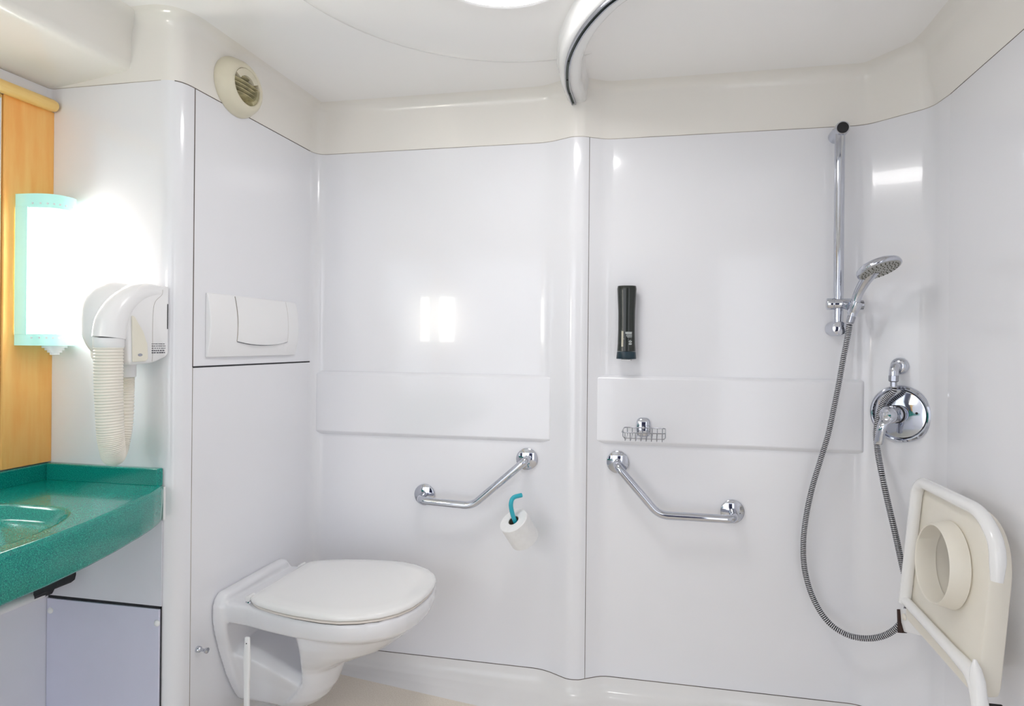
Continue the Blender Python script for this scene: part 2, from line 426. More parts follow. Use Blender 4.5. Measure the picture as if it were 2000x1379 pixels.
# ------------------------------------------------------------------ wall lamps
def wall_lamp(yc, label, mirror=1):
    t = thing('wall_lamp', label, 'lamp', (XW, yc, .18))
    def sec(ins=0, n=28, a0=0, a1=PI):      # half superellipse in plan bulging to +x
        out = []
        for k in range(n + 1):
            a = lerp(a0, a1, k / n); c_, s_ = math.cos(a), math.sin(a)
            x = (.108 - ins) * abs(s_) ** .62; y = (.046 - ins) * math.copysign(abs(c_) ** .75, c_)
            out.append((XW + .0005 + x, yc + mirror * y, 0))
        return out
    def slab(name, z0, z1, ins, m, a0=0, a1=PI):
        r = sec(ins, a0=a0, a1=a1); g = Mesh()
        g.loft([[Vector(p) + Vector((0, 0, z)) for p in r] for z in (z0, z1)], True, True)
        return g.build(name, m, t, ang=30)
    slab('diffuser', .010, .340, .003, 'glow')
    top = slab('top_band', .336, .372, 0, 'frame_teal'); bot = slab('bottom_band', -.016, .014, 0, 'frame_teal')
    # flat strip on the near side
    g = Mesh(); g.box((XW + .001, yc - .0475, .012), (XW + .040, yc - .038, .340)); g.build('side_strip', 'frame_teal', t, bevel=.001)
    g = Mesh(); g.box((XW + .001, yc + .038, .012), (XW + .030, yc + .0475, .340)); g.build('side_strip', 'frame_teal', t, bevel=.001)
    r = sec(0, n=40)
    for z, par in ((.347, top), (.004, bot)):
        g = Mesh()
        for k in range(12, 38, 3):
            p = Vector(r[k]); q = Vector(r[k + 1]); d = (q - p).normalized(); nn = Vector((-d.y, d.x, 0))
            if nn.dot(p - Vector((XW, yc, 0))) < 0: nn = -nn
            g.lathe([(.0024, -.001), (.0024, .0008)], p + Vector((0, 0, z)), nn, 10)
        g.build('dot_row', 'ink', par)
    prof = [(.026, 0), (.026, -.006), (.020, -.006), (.020, -.012), (.015, -.012), (.015, -.018), (.010, -.018), (.010, -.024), (.001, -.026)]
    Mesh().lathe(prof, (XW + .068, yc + .0, -.016), (0, 0, 1), 24).build('finial', 'white_pl', t)
    return t
wall_lamp(1.242, 'glowing white wall lamp in a mint green casing beside the hair dryer')
wall_lamp(-.232, 'matching mint wall lamp at the far end of the mirror, out of frame', -1)

# ------------------------------------------------------------------ washbasin counter
ZK, ZKB = -.376, -.470
def xfront(y):
    yy = abs(y - .505) + .505
    return interp(yy, [.505, .65, .807, .90, .988, 1.07, 1.163, 1.22, 1.262, 1.29], [-1.122, -1.124, -1.136, -1.146, -1.163, -1.186, -1.219, -1.243, -1.266, -1.287])
def ss(t): t = max(0, min(1, t)); return t * t * (3 - 2 * t)
def basin(x, y):
    v = (abs((x + 1.39) / .225) ** 3 + abs((y - .505) / .562) ** 3) ** (1 / 3)
    s_ = 1 - v
    if s_ <= 0: return 0
    x2 = (x + 1.40) / .17; y2 = (y - .505) / .40
    v2 = 1 - (abs(x2) ** 2.4 + abs(y2) ** 2.4) ** (1 / 2.4)
    return .028 * ss(s_ / .06) + .012 * ss(s_ / .5) + .085 * ss(v2 / .55)
t = thing('washbasin_counter', 'teal speckled counter with moulded basin and curved front edge', 'washbasin', (XM, .505, ZKB))
g = Mesh(); rings = []
YV = [YA + .0005 + (YD - YA - .001) * k / 220 for k in range(221)]
for y in YV:
    xf = xfront(y); row = [(XM + .0005, y, ZKB)]
    nu = 84
    for k in range(nu + 1):
        x = XM + .0005 + (xf - .014 - XM) * k / nu
        row.append((x, y, ZK - basin(x, y)))
    for k in range(1, 7):
        a = k / 6 * PI / 2
        row.append((xf - .014 + .014 * math.sin(a), y, ZK + .0015 - .014 + .014 * math.cos(a) - .0015 * k / 6))
    row += [(xf, y, ZK - .03), (xf - .002, y, ZKB + .008), (xf - .006, y, ZKB + .002), (xf - .012, y, ZKB)]
    rings.append(row)
g.loft(rings, True, True); g.build('worktop', 'counter', t, ang=45)
g = Mesh(); g.box((XM + .0005, YA + .001, ZK - .002), (XM + .018, YD - .001, -.3335)); g.build('rear_upstand', 'counter', t, bevel=.003)
for a, b in ((YD - .019, YD - .0008),):
    g = Mesh(); g.box((XM + .0185, a, ZK - .002), (-1.288, b, -.3325)); g.build('side_upstand', 'counter', t, bevel=.003)
Mesh().lathe([(.022, 0), (.022, .002), (.016, .004), (.001, .004)], (-1.40, .505, ZK - .124), (0, 0, 1), 28).build('drain', 'chrome', t)
# white edging strip where the counter end meets the wall
g = Mesh(); g.box((-1.2862, YD - .0035, ZKB + .002), (-1.2840, YD + .003, ZK - .006)); g.build('end_strip', 'white_pl', t)

# white side lining and access door below the counter
t = thing('cabinet_panel', 'pale grey side panel under the counter with rounded top rim', 'cabinet panel', (XM, .5, ZF))
g = Mesh(); g.box((XM + .0005, YA + .002, ZF + .001), (XM + .007, YD - .001, -.690)); g.build('board', 'cab_l', t, bevel=.001)
g = Mesh(); g.tube([(XM + .013, YA + .01, -.682), (XM + .013, YD - .03, -.682), (XM + .013, YD - .005, -.682)], [.0125, .0125, .011], 18); g.build('rim', 'white_pl', t)
t = thing('access_door', 'grey access door with painted lilac light cast and button caps below the teal counter', 'cabinet door', ((XM - 1.289) / 2, YD, ZF))
g = Mesh(); g.box((XM + .0085, YD - .006, ZF + .001), (-1.292, YD - .001, -.7015)); g.build('door_leaf', 'cab', t, bevel=.0012)
g = Mesh(); g.box((XM + .0075, YD - .0015, -.7015), (-1.289, YD - .0004, -.6945)); g.build('top_gap', 'gap', t)
g = Mesh(); g.box((-1.292, YD - .0015, ZF + .002), (-1.289, YD - .0004, -.6945)); g.build('side_gap', 'gap', t)
for px, py in ((99, 1192), (307, 1217)):
    p = at(px, py, 1, YD - .006); Mesh().lathe([(.0085, 0), (.0085, .002), (.006, .0045), (.001, .0055)], (p.x, YD - .0058, p.z), (0, -1, 0), 20).build('screw_cap', 'white_pl', t)
g = Mesh()  # dark block standing in for the shaded hollow under the counter
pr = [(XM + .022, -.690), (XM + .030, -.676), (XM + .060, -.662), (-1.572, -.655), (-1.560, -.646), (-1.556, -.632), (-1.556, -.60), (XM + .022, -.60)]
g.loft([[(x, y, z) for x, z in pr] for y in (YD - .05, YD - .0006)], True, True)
tag(g.build('shade_block', 'gap', org=(-1.6, YD, -.6)), 'dark block painted as the shaded hollow between counter underside and pale side panel', 'shade_block')
o = Mesh()
o.box((XM + .0005, YD - .0025, -.694), (-1.289, YD - .0006, ZKB))
tag(o.build('wall_lining', 'cab_l', org=(-1.45, YD, -.6)), 'grey lining board between teal counter and access door', 'lining board')

# ------------------------------------------------------------------ hair dryer
t = thing('hair_dryer', 'white wall-mounted hair dryer with ribbed cream hose', 'hair dryer', (-1.35, YD, -.06))
side = [(1.2885, .140), (1.235, .143), (1.200, .128), (1.182, .098), (1.172, .05), (1.176, 0), (1.180, -.052), (1.186, -.060), (1.245, -.058), (1.2885, -.042)]
sp = round_path([Vector((0, y, z)) for y, z in side] + [Vector((0, *side[0]))], .012, 5)[:-1]
cyh, czh = 1.2885, .045
rings = []
for x, k in ((-1.2775, .955), (-1.280, .985), (-1.285, 1), (-1.36, 1.0), (-1.385, .97), (-1.402, .90), (-1.414, .78), (-1.420, .6)):
    rings.append([(x, cyh + (p.y - cyh) * (k if x < -1.30 else lerp(k, 1, .3)), czh + (p.z - czh) * k) for p in sp])
Mesh().loft(rings, True, True).build('housing', 'white_pl', t, ang=50)
# front swelling of the housing, left of the elbow
g = Mesh(); rings = []
for k in range(13):
    a = -PI / 2 + PI * k / 12; xx = -1.365 + .058 * math.sin(a); sc = abs(math.cos(a)) ** .6 + .001
    rings.append([(xx, 1.225 - .072 * sc * math.copysign(abs(math.cos(q)) ** .8, math.cos(q)), .050 + .098 * sc * math.copysign(abs(math.sin(q)) ** .85, math.sin(q))) for q in [2 * PI * j / 36 for j in range(36)]])
g.loft(rings, True, True); g.build('front_cover', 'white_pl', t, ang=60)
ep = smooth_path([(-1.296, 1.284, .118), (-1.298, 1.255, .123), (-1.300, 1.215, .113), (-1.302, 1.178, .084), (-1.304, 1.158, .045), (-1.305, 1.152, .005)], 8)
er = [lerp(.018, .0325, min(1, i / (len(ep) - 1) * 1.25)) for i in range(len(ep))]
Mesh().tube(ep, er, 30).build('hose_elbow', 'white_pl', t, ang=60)
Mesh().lathe([(.0305, .001), (.0305, -.020), (.029, -.022)], (-1.305, 1.152, .004), (0, 0, 1), 36).build('hose_collar', 'white_pl', t)
hp = smooth_path([(-1.305, 1.152, -.017), (-1.305, 1.152, -.09), (-1.303, 1.153, -.16), (-1.301, 1.155, -.225), (-1.303, 1.162, -.262), (-1.318, 1.180, -.283), (-1.333, 1.208, -.265), (-1.335, 1.222, -.21), (-1.335, 1.225, -.13), (-1.335, 1.226, -.094)], 60)
N = len(hp); rad = []
for i in range(N):
    u = i / N; base = interp(u, [0, .3, .5, .62, .72, 1], [.0285, .0265, .0235, .0195, .017, .0165])
    rad.append(base + .0011 * (0, .8, 1, .8, 0, -1)[i % 6])
Mesh().tube(hp, rad, 26).build('ribbed_hose', 'hose_cream', t, ang=80)
Mesh().lathe([(.0185, 0), (.020, -.006), (.020, -.036), (.016, -.038)], (-1.335, 1.226, -.056), (0, 0, 1), 28).build('nozzle', 'white_pl', t)
Mesh().tube(smooth_path([at(px, py, 0, -1.2774) for px, py in ((318, 566), (316, 576), (303, 590), (299, 612), (298, 650), (298, 690), (297, 706))], 6), .0005, 6).build('seam', 'joint_faint', t)
# moulded pocket and its oval badge, printed rating marks
g = Mesh(); pk = [(-1.2765, 1.183, .060), (-1.2765, 1.190, .058), (-1.2765, 1.214, .022), (-1.2765, 1.226, -.010), (-1.2765, 1.228, -.045), (-1.2765, 1.222, -.052), (-1.2765, 1.186, -.053)]
g.loft([[Vector(p) for p in pk], [Vector(p) + Vector((.003, 0, 0)) for p in pk]], True, True); g.build('pocket', 'cream_pl', t, bevel=.0015)
g = Mesh(); g.loft([[(-1.2735 + dx, 1.205 + .006 * math.cos(a), -.036 + .0035 * math.sin(a)) for a in [2 * PI * k / 20 for k in range(20)]] for dx in (0, .0008)], True, True); g.build('badge', 'chrome_d', t)
g = Mesh(); rr_ = random.Random(3)
for r_ in range(5):
    y = 1.241
    while y < 1.280:
        wd = rr_.uniform(.0015, .006); h = .0016 if r_ < 3 else .0026
        g.box((-1.2774, y, -.008 - r_ * .0055 - h), (-1.2768, min(y + wd, 1.281), -.008 - r_ * .0055)); y += wd + rr_.uniform(.0012, .003)
g.build('rating_print', 'ink_dark', t)
g = Mesh(); g.box((-1.2772, 1.286, .03), (-1.2764, 1.288, .095)); g.build('wall_gap', 'gap', t)

# ------------------------------------------------------------------ air vent on the toilet wall
t = thing('air_vent', 'round cream air vent with slanted slats near the ceiling', 'air vent', (XS, 1.495, .748))
c = (XS, 1.495, .748)
Mesh().lathe([(.0845, 0.0005), (.0845, .005), (.082, .010), (.078, .020), (.073, .030), (.066, .038), (.060, .0415), (.0555, .0425), (.0530, .041), (.0520, .036), (.0520, .010), (.0520, .004)], c, (1, 0, 0), 64, caps=False).build('cover', 'vent_pl', t, ang=60)
Mesh().lathe([(.0525, .001), (.0525, .004)], c, (1, 0, 0), 40).build('duct', 'gap', t)
for k in range(6):
    z = -.034 + .0125 * k; hw = math.sqrt(max(1e-5, .0512 ** 2 - z * z)); g = Mesh(); r_ = []
    for j in range(13):
        y = -hw + 2 * hw * j / 12; bow = .004 * (1 - (2 * j / 12 - 1) ** 2)
        r_.append([(XS + .006, 1.495 + y, .748 + z - .002 + bow), (XS + .034, 1.495 + y, .748 + z + .008 + bow), (XS + .034, 1.495 + y, .748 + z + .0095 + bow), (XS + .006, 1.495 + y, .748 + z - .0005 + bow)])
    g.loft(r_, True, True); g.build('slat', 'vent_in', t)
g = Mesh(); r_ = []
for k in range(9):
    a = math.radians(30 + 120 * k / 8); r_.append([(XS + x, 1.495 + q * math.cos(a), .748 + q * math.sin(a)) for x, q in ((.012, .0515), (.040, .0515), (.040, .032), (.014, .030))])
g.loft(r_, True, True); g.build('baffle', 'vent_pl', t)
g = Mesh(); r_ = []
for k in range(9):
    a = math.radians(-60 + 70 * k / 8); r_.append([(XS + x, 1.495 + q * math.cos(a), .748 + q * math.sin(a)) for x, q in ((.010, .0515), (.038, .0515), (.038, .042), (.012, .038))])
g.loft(r_, True, True); g.build('baffle', 'vent_in', t)

# ------------------------------------------------------------------ flush plate
t = thing('flush_plate', 'white toilet flush plate with one wide push button', 'flush plate', (XS, 1.581, -.045))
def plate_rings(y0, y1, z0, z1, d0, dm, n=16, m=14):
    """front skin, bowed outwards between bottom and top"""
    rings = []
    for i in range(n + 1):
        z = lerp(z0, z1, i / n); bow = d0 + (dm - d0) * (1 - (2 * i / n - 1) ** 2)
        rings.append([(XS + bow - .004 * abs(2 * j / m - 1) ** 6, lerp(y0, y1, j / m), z) for j in range(m + 1)])
    return rings
def skin(rings, base):
    g = Mesh(); n = len(rings); m = len(rings[0])
    g.loft(rings, closed=False)
    bd = [r[0] for r in rings] + [rings[-1][j] for j in range(1, m)] + [r[-1] for r in rings[::-1]][1:] + [rings[0][j] for j in range(m - 2, 0, -1)]
    g.loft([bd, [(XS + base, p[1], p[2]) for p in bd]], True, caps=False); g.add([(XS + base, p[1], p[2]) for p in bd], [list(range(len(bd)))])
    return g
skin(plate_rings(1.389, 1.775, -.0455, .134, .010, .022), .0004).build('cover_plate', 'white_pl', t, bevel=.002, ang=30)
by0, by1 = 1.487, 1.712
def bx(z): u = (z + .0455) / .1795; return .0105 + .012 * (1 - (2 * u - 1) ** 2)
g = Mesh(); rings = []
for i in range(17):
    z1 = lerp(0, 1, i / 16); row = []
    for j in range(17):
        y = lerp(by0, by1, j / 16); zb = -.0005 - .011 * (1 - (2 * j / 16 - 1) ** 2); z = lerp(zb, .131, z1)
        tilt = .0065 * max(0, 1 - (z - zb) / .10); row.append((XS + bx(z) + .0012 + tilt * (1 - (2 * j / 16 - 1) ** 4), y, z))
    rings.append(row)
skin(rings, .012).build('push_button', 'white_pl', t, ang=30, bevel=.0008)
g = Mesh(); r_ = []
for j in range(17):
    y = lerp(by0, by1, j / 16); zb = -.0005 - .011 * (1 - (2 * j / 16 - 1) ** 2)
    r_.append([(XS + .016, y, zb), (XS + bx(zb) + .0006, y, zb), (XS + bx(zb) + .0006, y, zb - .0016), (XS + .016, y, zb - .0016)])
g.loft(r_, True, True); g.build('button_gap', 'ink_dark', t)
g = Mesh()
for y in (by0 - .0012, by1 + .0012):
    g = Mesh(); g.loft([[(XS + .008, y - .0006, z), (XS + bx(z) + .0006, y - .0006, z), (XS + bx(z) + .0006, y + .0006, z), (XS + .008, y + .0006, z)] for z in [lerp(-.001, .131, k / 12) for k in range(13)]], True, True); g.build('button_gap', 'joint_faint', t)

# ------------------------------------------------------------------ toilet
Y0 = 1.573
t = thing('toilet', 'white wall-hung toilet with closed lid', 'toilet', (XS, Y0, ZF))
g = Mesh()
pz = [(-.7165, .128), (-.722, .139), (-.735, .149), (-.75, .1545), (-.787, .155), (-.83, .147), (-.887, .131), (-.978, .100), (-1.03, .076), (-1.066, .056), (-1.082, .040)]
outl = [(w_, z) for z, w_ in pz] + [(-w_, z) for z, w_ in pz[::-1]]
def plate(x, k, dz=0): return [(x, Y0 + w_ * k, (z + .88) * k - .88 + dz) for w_, z in outl]
g.loft([plate(XS + .001, 1), plate(XS + .022, 1), plate(XS + .030, .985), plate(XS + .036, .96), plate(XS + .038, .92)], True, True)
NR = 40
ux = [-1.235, -1.20, -1.15, -1.08, -.98, -.894, -.83, -.77, -.72, -.69, -.675, -.669]
uw = [.146, .148, .154, .170, .188, .195, .191, .173, .143, .103, .055, 0]
def dring(z, xb, xf, w_, sh):       # sh 1: rim outline, 0: ellipse
    up = []
    for k in range(NR + 1):
        s_ = (1 - math.cos(PI * k / NR)) / 2
        xr = lerp(-1.235, -.669, s_); wr = interp(xr, ux, uw) / .195
        we = (s_ / .16) ** .30 if s_ < .16 else math.sqrt(max(0, 1 - ((s_ - .16) / .84) ** 2.2))
        up.append((lerp(xb, xf, s_), w_ * lerp(we, wr, sh)))
    return [(x, Y0 + y, z) for x, y in up] + [(x, Y0 - y, z) for x, y in up[::-1]]
secs = [(-.7425, -1.235, -.684, .183, 1), (-.7435, -1.235, -.676, .190, 1), (-.750, -1.235, -.670, .1945, 1), (-.770, -1.235, -.669, .195, 1), (-.790, -1.235, -.675, .191, 1), (-.800, -1.235, -.684, .183, 1),
        (-.806, -1.05, -.690, .176, .6), (-.815, -1.035, -.702, .170, .4), (-.845, -1.03, -.736, .155, .2), (-.877, -1.03, -.780, .136, .1), (-.905, -1.03, -.842, .118, 0), (-.930, -1.03, -.905, .102, 0), (-.950, -1.03, -.936, .092, 0),
        (-.985, -1.035, -.950, .083, 0), (-1.02, -1.06, -.964, .076, 0), (-1.05, -1.09, -.984, .069, 0), (-1.072, -1.12, -1.008, .060, 0), (-1.086, -1.135, -1.045, .046, 0)]
g.loft([dring(*s_) for s_ in secs], True, True)
# outlet reaching back to the wall
rings = []
for x, w0, w1, zt, zb in ((XS + .02, .118, .050, -.875, -1.080), (-1.16, .104, .052, -.90, -1.082), (-1.10, .090, .052, -.935, -1.086), (-1.05, .080, .050, -.965, -1.084), (-1.01, .060, .036, -.99, -1.066)):
    q = [(w0 * .75, zt), (w0, zt - .022), (lerp(w0, w1, .5), (zt + zb) / 2), (w1 * 1.1, zb + .015), (w1 * .8, zb)]
    rings.append([(x, Y0 + a, b) for a, b in q] + [(x, Y0 - a, b) for a, b in q[::-1]])
g.loft(rings, True, True)
bowl = g.build('bowl', 'ceramic', t, ang=180)
rm = bowl.modifiers.new('fuse', 'REMESH'); rm.mode = 'VOXEL'; rm.voxel_size = .0038; rm.use_smooth_shade = True
sm = bowl.modifiers.new('smooth', 'SMOOTH'); sm.factor = .5; sm.iterations = 14
lx = [-1.153, -1.148, -1.135, -1.111, -1.076, -1.042, -.979, -.894, -.837, -.786, -.740, -.705, -.684, -.674, -.671]
lw = [.120, .134, .145, .158, .169, .178, .190, .198, .196, .182, .158, .125, .086, .045, 0]
def lring(z, k, dx=0, grow=0):
    up = []
    for j in range(61):
        s_ = (1 - math.cos(PI * j / 60)) / 2; x = lerp(lx[0], lx[-1], s_); up.append((x, interp(x, lx, lw)))
    cx_ = -.91
    return [((x - cx_) * k + cx_ + dx, Y0 + y * k, z) for x, y in up] + [((x - cx_) * k + cx_ + dx, Y0 - y * k, z) for x, y in up[::-1]]
ZL = -.720
g = Mesh()
g.loft([lring(ZL - .014, .97), lring(ZL - .0145, .990), lring(ZL - .012, .999), lring(ZL - .008, 1.0), lring(ZL - .004, .994), lring(ZL - .001, .978), lring(ZL + .0015, .94), lring(ZL + .003, .80), lring(ZL + .0035, .4)], True, True)
g.build('lid', 'seatp', t, ang=70)
g = Mesh(); g.loft([lring(ZL - .0168, .95), lring(ZL - .0168, .976), lring(ZL - .0180, .982), lring(ZL - .0225, .980), lring(ZL - .0238, .972), lring(ZL - .0238, .95)], True, True)
g.build('seat', 'seatring', t, ang=60)
g = Mesh(); g.loft([lring(ZL - .0142, .968), lring(ZL - .0170, .968)], True, True); g.loft([lring(ZL - .0236, .966), lring(ZL - .0262, .966)], True, True); g.build('seat_gap_shade', 'gap_shade', t)  # dark sheets filling the lid and seat gaps as painted shade
for s_ in (-1, 1):
    y = Y0 + s_ * .118
    h = Mesh().lathe([(.012, .0), (.013, .003), (.011, .008), (.008, .010), (.008, .018)], (-1.160, y, -.746), (0, 0, 1), 24).build('hinge', 'chrome', t)
    Mesh().tube([(-1.160, y - .012 * s_, -.731), (-1.160, y + .012 * s_, -.731)], .008, 20).build('hinge_pin', 'seatp', h)

# ------------------------------------------------------------------ toilet brush beside the bowl
t = thing('toilet_brush', 'upright white toilet brush handle in front of the toilet', 'toilet brush', (-1.093, 1.36, ZF))
bx_, by_ = -1.093, 1.36
g = Mesh(); rings = []
for z, hw, hd in ((-.791, .0045, .003), (-.793, .0052, .0035), (-.815, .0060, .0042), (-.845, .0072, .005), (-.87, .0070, .005), (-.91, .0056, .005), (-.97, .0052, .005), (-1.04, .0052, .005)):
    hw *= 1.35; rings.append([(bx_ + hw * math.copysign(abs(math.cos(a)) ** .6, math.cos(a)), by_ + hd * math.copysign(abs(math.sin(a)) ** .6, math.sin(a)), z) for a in [2 * PI * k / 20 for k in range(20)]])
g.loft(rings, True, True); g.build('handle', 'white_pl', t)
g = Mesh(); g.lathe([(.0017, -.0012), (.0017, .0005)], (bx_ + .0004, by_ - .0036, -.806), (0, -1, 0), 12); g.build('hanging_hole', 'gap', t)
Mesh().lathe([(.052, 0), (.055, .004), (.050, .06), (.044, .115), (.040, .119), (.020, .121), (.012, .128)], (bx_, by_, ZF + .0005), (0, 0, 1), 36).build('holder', 'white_pl', t)

# ------------------------------------------------------------------ small chrome hook on the toilet wall
tag(Mesh().lathe([(.0085, 0.0003), (.0085, .004), (.0075, .009), (.0045, .012), (.0038, .020), (.0045, .025), (.0072, .028), (.0076, .033), (.005, .0345), (.001, .035)], (XS, 1.372, -.846), (1, -.05, 0), 24).build('wall_hook', 'chrome', org=(XS, 1.372, -.846)),
    'small chrome knob hook on the wall left of the toilet', 'hook')

# ------------------------------------------------------------------ grab bars
def grab_bar(label, fl, pts, rr):
    a, b = Vector((fl[0][0], YB, fl[0][1])), Vector((fl[1][0], YB, fl[1][1]))
    t = thing('grab_bar', label, 'grab bar', (a + b) / 2, 'angled grab bars')
    for p in (a, b):
        Mesh().lathe([(.036, .0004), (.037, .002), (.0368, .007), (.034, .0095), (.018, .0108), (.014, .0125)], p, (0, -1, 0), 48).build('flange', 'chrome', t)
    P = [a + Vector((0, -.008, 0))] + pts + [b + Vector((0, -.008, 0))]
    Mesh().tube(round_path(P, rr, 10), .0128, 24).build('bar', 'chrome', t)
    return t
YG = 1.838
q = lambda px, py, Y=YG: at(px, py, 1, Y)
o1 = grab_bar('left chrome grab bar rising right, beside the toilet roll', ((-.828, -.532), (-.460, -.391)), [q(818, 977), q(922, 988), q(1030, 897)], [.028, .03, .032])
o2 = grab_bar('right chrome grab bar falling right, below the soap basket', ((-.152, -.387), (.214, -.528)), [q(1204, 909), q(1287, 1006), q(1436, 1015)], [.032, .03, .036])
for o in (o1, o2):
    if 'group' in o: del o['group']

# ------------------------------------------------------------------ toilet roll on its teal holder
axc = np.array([-.40, -.82, -.41]); axc /= np.linalg.norm(axc)      # camera frame: right, down, forward
ax = Vector((AX @ axc)).normalized()
top = at(1002.5, 1016, 1, 1.765); L = .088; low = top - ax * L
n_, u_, v_ = frame_of(ax)
tr_ = thing('toilet_roll', 'white toilet paper roll tilted on the teal hook', 'toilet roll', low)
g = Mesh()
R1, R0 = .0475, .0175
g.lathe([(R0, 0), (R1 - .002, 0), (R1, .002), (R1, L - .002), (R1 - .002, L), (R0 + .001, L), (R0, L - .001), (R0, 0)], low, ax, 56, caps=False); g.build('paper', 'paper', tr_)
g = Mesh(); g.lathe([(R0 - .0002, .001), (R0 - .0002, L - .002), (R0 - .0014, L - .002), (R0 - .0014, .001), (R0 - .0002, .001)], low, ax, 40, caps=False); g.build('core', 'card', tr_)
th = thing('roll_holder', 'bent teal rod holding the toilet roll', 'toilet roll holder', (low.x + .02, YB, low.z))
e = low - ax * .004; mid = low + ax * (L * .5)
off = -n_.cross(Vector((0, 0, 1))).normalized() * 0
hook = [at(1006, 1018, 1, 1.768), at(1000, 1000, 1, 1.757), at(998, 984, 1, 1.752), at(1003, 972, 1, 1.758), at(1019, 967, 1, 1.775)]
d0 = hook[0] - ax * (L + .004)
wb = at(1027, 1030, 1, YB)
hw = [wb + Vector((0, -.012, 0)), wb + Vector((0, -.020, -.004)), lerp(d0, wb, .3), d0, lerp(d0, hook[0], .5)] + hook
Mesh().tube(smooth_path(hw, 8), .0071, 20).build('rod', 'teal', th)
Mesh().lathe([(.026, .0004), (.026, .006), (.023, .010), (.009, .013)], wb, (0, -1, 0), 36).build('base', 'chrome', th)

# ------------------------------------------------------------------ soap dispenser bottle
t = thing('soap_dispenser', 'slim black-green soap bottle hung on the shower wall', 'soap dispenser', (-.125, YB, -.045))
zt, zb = .190, -.0455
g = Mesh(); rings = []
for k in range(25):
    u = k / 24; z = lerp(-.021, zt, u)
    hwid = interp(u, [0, .12, .35, .6, .85, 1], [.0300, .0285, .0272, .0275, .0300, .0318]); dep = .022
    if k == 24: hwid -= .002
    rings.append([(-.1253 + hwid * math.copysign(abs(math.cos(a)) ** .85, math.cos(a)), YB - .034 + dep * math.sin(a) * (hwid / .03), z) for a in [2 * PI * j / 40 for j in range(40)]])
g.loft(rings, True, True); g.build('bottle', 'black_pl', t, ang=50)
g = Mesh(); g.loft([[(-.1253 + h * math.copysign(abs(math.cos(a)) ** .85, math.cos(a)), YB - .034 + .023 * math.sin(a) * h / .03, z) for a in [2 * PI * j / 40 for j in range(40)]] for z, h in ((zb, .0318), (zb + .001, .0325), (-.022, .0302))], True, True)
g.build('cap', 'navy_pl', t, ang=50)
g = Mesh(); g.box((-.142, YB - .013, -.03), (-.108, YB - .0004, .16)); g.build('wall_bracket', 'white_pl', t, bevel=.003)
g = Mesh(); g.box((-.140, YB - .05, -.052), (-.110, YB - .0004, -.0465)); g.build('lower_clip', 'white_pl', t, bevel=.001)
def surf(x, z):
    u = (z + .021) / (zt + .021); hwid = interp(u, [0, .12, .35, .6, .85, 1], [.0300, .0285, .0272, .0275, .0300, .0318])
    cs = min(.999, abs((x + .1253) / hwid)) ** (1 / .85); return YB - .034 - .022 * math.sqrt(1 - cs * cs) * hwid / .03
g = Mesh()
def mark(g, x0, x1, z0, z1, lift=.0006):
    ys = [surf(x0, z0), surf(x1, z0), surf(x1, z1), surf(x0, z1)]
    fr = [(x0, ys[0] - lift, z0), (x1, ys[1] - lift, z0), (x1, ys[2] - lift, z1), (x0, ys[3] - lift, z1)]
    bk = [(a, b + lift + .0006, c_) for a, b, c_ in fr]; g.loft([fr, bk], True, True)
rr_ = random.Random(5)
for r_, (z, h) in enumerate(((.0415, .0024), (.038, .0024), (.0345, .0016), (.030, .0022), (.0255, .0016))):
    x = -.1275 + (.003 if r_ in (2, 3) else 0) + (.006 if r_ == 4 else 0)
    while x < -.107:
        wd = rr_.uniform(.0008, .0018); mark(g, x, min(x + wd, -.1066), z - h, z); x += wd + .0005
mark(g, -.1335, -.1085, .0185, .0191)
for k in range(16):
    a0, a1 = 2 * PI * k / 16 + .3, 2 * PI * (k + 1) / 16 + .3
    if k == 0: continue
    cx_, cz_ = -.1115, .0105
    P = [(cx_ + r0 * math.cos(a), cz_ + r0 * .8 * math.sin(a)) for r0, a in ((.0030, a0), (.0046, a0), (.0046, a1), (.0030, a1))]
    fr = [(x, surf(x, z) - .0006, z) for x, z in P]; g.loft([fr, [(a, b + .001, c_) for a, b, c_ in fr]], True, True)
mark(g, -.1125, -.1085, .0098, .0110)
mark(g, -.1165, -.1068, .0030, .0046); mark(g, -.1160, -.1075, .0006, .0020)
g.build('label_print', 'ink', t)
g = Mesh(); [mark(g, -.1400, -.1340, lerp(-.006, .044, k / 6), lerp(-.006, .044, (k + 1) / 6)) for k in range(6)]; g.build('label_stripe', 'ink_beige', t)

# ------------------------------------------------------------------ wire soap basket
t = thing('soap_basket', 'small chrome wire soap basket with open tines under', 'soap basket', (-.07, YB, -.276))
g = Mesh(); cxp, czp = -.069, -.268
sec_ = lambda k, y: [(cxp + .0235 * k * math.copysign(abs(math.cos(a)) ** .6, math.cos(a)), y, czp + .0315 * k * math.copysign(abs(math.sin(a)) ** .6, math.sin(a))) for a in [2 * PI * j / 36 for j in range(36)]]
g.loft([sec_(1, YB - .0124), sec_(1, YB - .018), sec_(.93, YB - .023), sec_(.78, YB - .026), sec_(.3, YB - .0275)], True, True); g.build('mount', 'chrome', t)
x0, x1, zr = -.130, .002, -.268
yo, yi = YB - .140, YB - .028
def rrect(z, ins=0, r=.014):
    c_ = [(x0 + ins, yi - ins), (x1 - ins, yi - ins), (x1 - ins, yo + ins), (x0 + ins, yo + ins)]
    P = [Vector((*q_, z)) for q_ in c_]
    out = round_path([lerp(P[0], P[1], .5), P[1], P[2], P[3], P[0], lerp(P[0], P[1], .5)], r, 6); return out
g = Mesh(); g.tube(rrect(zr), .0017, 10); g.build('rim_wire', 'chrome_d', t)
